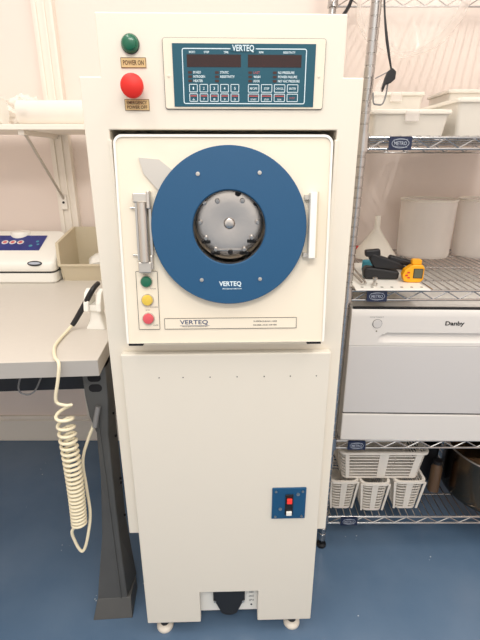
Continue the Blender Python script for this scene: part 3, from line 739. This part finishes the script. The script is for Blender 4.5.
tag(bk0, 'small white slotted basket nearest the machine, on the lowest wire shelf', 'basket', 'small white baskets under the large basket')
for (x, y, l) in ((.4600, .404, 'small white slotted basket in the middle of the three on the lowest shelf'), (.5800, .414, 'small white slotted basket at the right end of the three on the lowest shelf')):
    c = bk0.copy(); COL.objects.link(c); c.location = (x, y, .1440); c['label'] = l
    if x > .55: c.scale = (1.08, 1, 1.0)
bk1 = obj('slotted_basket', basket_mesh(.260, .20, .116, .014, 7, ((.0, .014), (-.112, .006), (.106, .010), (.036, .0))), BASKET, loc=(.480, .416, .2725), smooth=True)
tag(bk1, 'large white slotted basket resting on top of the small baskets', 'basket')

# stock pot and dark jars at the right of the lowest shelf
pt = thing('stock_pot', 'large steel pot at the right end of the lowest wire shelf', 'pot', (.935, .425, .1440))
b = BM(); lathe(b, [(.002, 0), (.165, 0), (.172, .010), (.174, .022), (.174, .185), (.170, .185), (.170, .022), (.162, .006), (.002, .006)], n=64, cap=False); obj('pot_body', b, CHARC, pt, smooth=True)
b = BM(); tube(b, [(.175*math.cos(2*PI*i/64), .175*math.sin(2*PI*i/64), .185) for i in range(64)], .004, 8, closed=True); obj('pot_rim', b, CHROME, pt, smooth=True)
cr = thing('shade_box', 'black open box added for the dark shade on the lowest wire shelf between the baskets and the steel pot', 'shade_box', (.700, .515, .1440))  # black box added to stand in for the deep shade at the shelf's back
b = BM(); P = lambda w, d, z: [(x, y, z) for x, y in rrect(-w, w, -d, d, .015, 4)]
loft(b, [P(.040, .060, 0), P(.044, .064, .155), P(.046, .066, .157), P(.046, .066, .165), P(.041, .061, .165), P(.037, .056, .004)]); obj('shade_box_wall', b, BLACK, cr, smooth=True)
t = thing('jar', 'slim brown jar in front of the added black box, beside the steel pot', 'jar', (.718, .410, .1440))
r_, h_ = .020, .13
b = BM(); lathe(b, [(.002, 0), (r_, 0), (r_, h_*.75), (r_*.75, h_*.86), (r_*.72, h_*.9), (.002, h_*.9)], n=32); obj('body', b, AMBER, t, smooth=True)
b = BM(); lathe(b, [(.002, h_*.9), (r_*.8, h_*.9), (r_*.8, h_), (.002, h_)], n=32); obj('lid', b, BLACK, t, smooth=True)

# ---------------------------------------------------------------- items on the second shelf
ZS = .9545
def bucket(x, y, r, h, label):
    t = thing('bucket', label, 'bucket', (x, y, ZS), group=None)
    b = BM(); lathe(b, [(.002, 0), (r*.93, 0), (r*.955, .006), (r, h), (r*.985, h), (r*.94, .008), (.002, .004)], n=56, cap=False); obj('bucket_wall', b, MILK, t, smooth=True)
    b = BM(); tube(b, [(r*math.cos(2*PI*i/56), r*math.sin(2*PI*i/56), h) for i in range(56)], .0035, 8, closed=True); obj('rim', b, MILK2, t, smooth=True)
    return t
bucket(.700, .765, .098, .205, 'translucent white round bucket behind the yellow meter on the shelf above the dishwasher')
bucket(.915, .765, .098, .205, 'translucent white round bucket cut by the right edge of the frame')
b = BM()
t_ = thing('funnel', 'white upturned plastic funnel with narrow tip, left of the translucent buckets', 'funnel', (.505, .725, ZS))
lathe(b, [(.080, 0), (.080, .004), (.052, .045), (.024, .085), (.011, .105), (.009, .150), (.007, .150), (.009, .105), (.022, .085), (.050, .045), (.078, .002)], n=36, cap=False); obj('cone', b, MILK2, t_, smooth=True)
# perforated white tray
tr = thing('perforated_tray', 'flat white perforated mat lying on the wire shelf under the tools', 'mat', (0, 0, ZS))
b = BM(); prism_xy(b, [(.322, .262), (.530, .262), (.500, .60), (.335, .60)], 0, .004); mt_ = obj('mat_sheet', b, WHITE, tr, bevel=.001)
b = BM()
for i in range(7):
    cyl(b, (.345+i*.028, .285, .0038), 'z', .0045, .0006, 10)
obj('hole_row', b, LCD, mt_)
ZT = ZS+.0045
# yellow thermometer: black barrel with yellow display head
mt = thing('yellow_meter', 'yellow handheld meter with grey screen on the perforated mat', 'meter', (.506, .345, ZT), (0, 0, R(-4)))
mt.scale = (.86, .86, .84)
b = BM(); pts = [(-.030, .004), (-.012, .0), (.024, 0), (.034, .010), (.034, .052), (.026, .062), (-.006, .062), (-.030, .044), (-.036, .026)]
prism_xz(b, pts, -.016, .016); obj('case', b, YTOOL, mt, bevel=.004, seg=3)
b = BM(); box(b, .000, .027, -.0185, -.0158, .018, .048); obj('screen', b, LCD, mt, bevel=.001)
b = BM(); box(b, -.002, .029, -.0172, -.0155, .016, .050); obj('screen_frame', b, BLACK, mt)
for (x, z) in ((-.018, .036), (-.024, .026), (-.016, .018)):
    b = BM(); box(b, x-.004, x+.004, -.018, -.0155, z-.0025, z+.0025); obj('button', b, REDT, mt)
b = BM(); prism_xz(b, rrect(-.008, .024, .062, .080, .006, 4), -.010, .012); obj('nose', b, YTOOL, mt, bevel=.002)
# black tools
tl = thing('cordless_tool', 'black handled power tool lying left of the yellow meter', 'tool', (.425, .385, ZT), (0, 0, R(-5)))
tl.scale = (1, 1, .80)
b = BM(); prism_xz(b, [(-.050, .004), (-.044, 0), (.050, .002), (.052, .030), (.0, .040), (-.046, .046), (-.054, .034)], -.020, .020); obj('body', b, BLACK, tl, bevel=.006, seg=3)
b = BM(); prism_xz(b, [(-.040, .078), (-.022, .040), (.064, .036), (.078, .040), (.052, .062), (-.010, .088), (-.030, .096)], -.014, .014); obj('handle', b, BLACK, tl, bevel=.005, seg=3)
b = BM(); box(b, -.038, .006, -.012, .012, .088, .112, Matrix.Rotation(R(-8), 4, 'Y')); obj('head', b, BLACK, tl, bevel=.004)
b = BM(); box(b, -.006, .074, -.010, .018, .070, .092, Matrix.Rotation(R(18), 4, 'Y')); obj('grip', b, BLACK, tl, bevel=.006)
b = BM(); box(b, -.050, .015, .022, .034, .0, .038); 
tb = obj('teal_case', b, TEAL, loc=(.445, .45, ZT), rot=(0, 0, R(10)), bevel=.005); tag(tb, 'small teal plastic case behind the black tool', 'case')
t = thing('screwdriver', 'screwdriver with red handle lying at the back left of the wire shelf, behind the funnel', 'screwdriver', (.430, .835, ZS+.0135), (0, 0, R(-20)))
b = BM(); lathe(b, [(.002, 0), (.010, .002), (.0115, .03), (.009, .06), (.011, .075), (.003, .078)], (-.01, 0, 0), 'x', 16); obj('handle', b, REDT, t, smooth=True)
b = BM(); cyl(b, (-.085, 0, 0), 'x', .003, .078, 10); obj('shaft', b, STEEL, t)
b = BM()
t = thing('tongs', 'long thin steel tongs lying along the left edge of the mat', 'tongs', (0, 0, ZT+.003))
for k in (0, 1):
    b = BM(); tube(b, [(.350+.010*k, .300, .004), (.343+.016*k, .42, .012), (.352+.004*k, .58, .030)], .0030, 8); obj('arm', b, STEEL, t)
b = BM(); cyl(b, (.352, .582, .022), 'z', .006, .014, 12); obj('pivot', b, STEEL, t)
t = thing('adjustment_knob', 'small metal knob standing at the front left of the mat', 'knob', (.384, .300, ZT))
b = BM(); lathe(b, [(.002, 0), (.008, 0), (.008, .006), (.004, .009), (.004, .016), (.007, .018), (.007, .024), (.001, .026)], n=16); obj('knob_body', b, STEEL, t, smooth=True)

# ---------------------------------------------------------------- translucent boxes on the third shelf, hanging glasses, bag
Z3 = 1.3545
def tub(x0, x1, y0, y1, h, label, z=Z3, lip=True):
    t = thing('plastic_tub', label, 'tub', ((x0+x1)/2, (y0+y1)/2, z)); w, d = (x1-x0)/2, (y1-y0)/2
    b = BM(); P = lambda k, zz: [(x, y, zz) for x, y in rrect(-w+k, w-k, -d+k, d-k, .01, 4)]
    loft(b, [P(.008, 0), P(0, h), P(.003, h), P(.011, .003)], cap=False); 
    b.faces.new([b.verts.new(p) for p in P(.008, .001)]); obj('tub_body', b, MILK2, t, smooth=True)
    b = BM(); loft(b, [P(-.005, h-.004), P(-.006, h), P(-.004, h+.006), P(.01, h+.008)]); obj('lid', b, MILK2, t, smooth=True)
    b = BM(); box(b, -.018, .018, -d-.010, -d-.004, h-.022, h+.004); obj('lid_clip', b, MILK, t, bevel=.002)
tub(.345, .545, .34, .60, .058, 'low translucent plastic tub at the left end of the upper wire shelf')
tub(.572, .960, .36, .66, .088, 'wide translucent plastic tub at the right of the upper wire shelf')
tub(.400, .575, .62, .84, .135, 'taller milky tub behind the low tub on the upper wire shelf')
tub(.680, .930, .68, .85, .150, 'tallest milky tub at the back right of the upper wire shelf')
# safety glasses hanging on a cord from the front post
sg = thing('safety_glasses', 'clear safety glasses with black cord hanging from the front shelving post', 'safety glasses', (.340, .262, 1.488))
b = BM(); tube(b, smooth_path([(-.020, .012, .31), (-.018, .006, .19), (-.004, .0, .08), (.018, 0, .005)], 8), .0022, 6, rs=None); tube(b, smooth_path([(-.022, .012, .31), (-.016, .006, .16), (.018, 0, .005)], 8), .0015, 6); obj('cord', b, BLACK, sg)
b = BM(); prism_xz(b, [(.008, .004), (.018, .012), (.028, .004), (.027, -.012), (.018, -.020), (.006, -.024), (.000, -.040), (-.002, -.030), (.003, -.010)], -.006, .006); obj('temple', b, BLACK, sg, bevel=.002)
b = BM(); tube(b, smooth_path([(.012, 0, -.018), (.010, 0, -.045), (.004, 0, -.064), (-.008, 0, -.066), (-.018, 0, -.062), (-.021, 0, -.040)], 6), .0020, 6); obj('lens_frame', b, GREYC, sg)
b = BM(); prism_xz(b, [(.012, -.018), (.010, -.045), (.004, -.063), (-.018, -.061), (-.016, -.025), (-.008, -.012)], -.001, .001); obj('lens', b, CLEAR, sg)
b = BM(); rod(b, (-.019, 0, -.010), (.010, 0, .004), .0012, 6); obj('side_arm', b, GREYC, sg)
# clear bag hanging from the top shelf
b = BM(); n = 48; rows = []
for k in range(17):
    t = k/16; zz = 1.790-.200*t; s = math.sqrt(max(0, 1-(max(0, t-.15)/.85)**2.2))*(1 if t < 1 else 0)
    s = max(s, .02); rows.append([(.515-.02*t+.165*s*math.cos(2*PI*i/n)*(1+.03*math.sin(5*t+i)), .62+.07*s*math.sin(2*PI*i/n)*(1+.10*math.sin(7*2*PI*i/n+3*t)), zz) for i in range(n)])
loft(b, rows, cap=False)
hb = obj('hanging_bag', b, CLEAR, smooth=True); tag(hb, 'large clear rounded plastic bag hanging from the top wire shelf', 'bag')
# black strap over the back left of the top shelf
b = BM(); tube(b, smooth_path([(.352, .70, 1.815), (.344, .70, 1.76), (.322, .69, 1.72), (.290, .66, 1.69)], 8), .0055, 8)
tag(obj('strap', b, BLACK, smooth=True), 'black strap dangling from the top wire shelf behind the machine', 'strap')
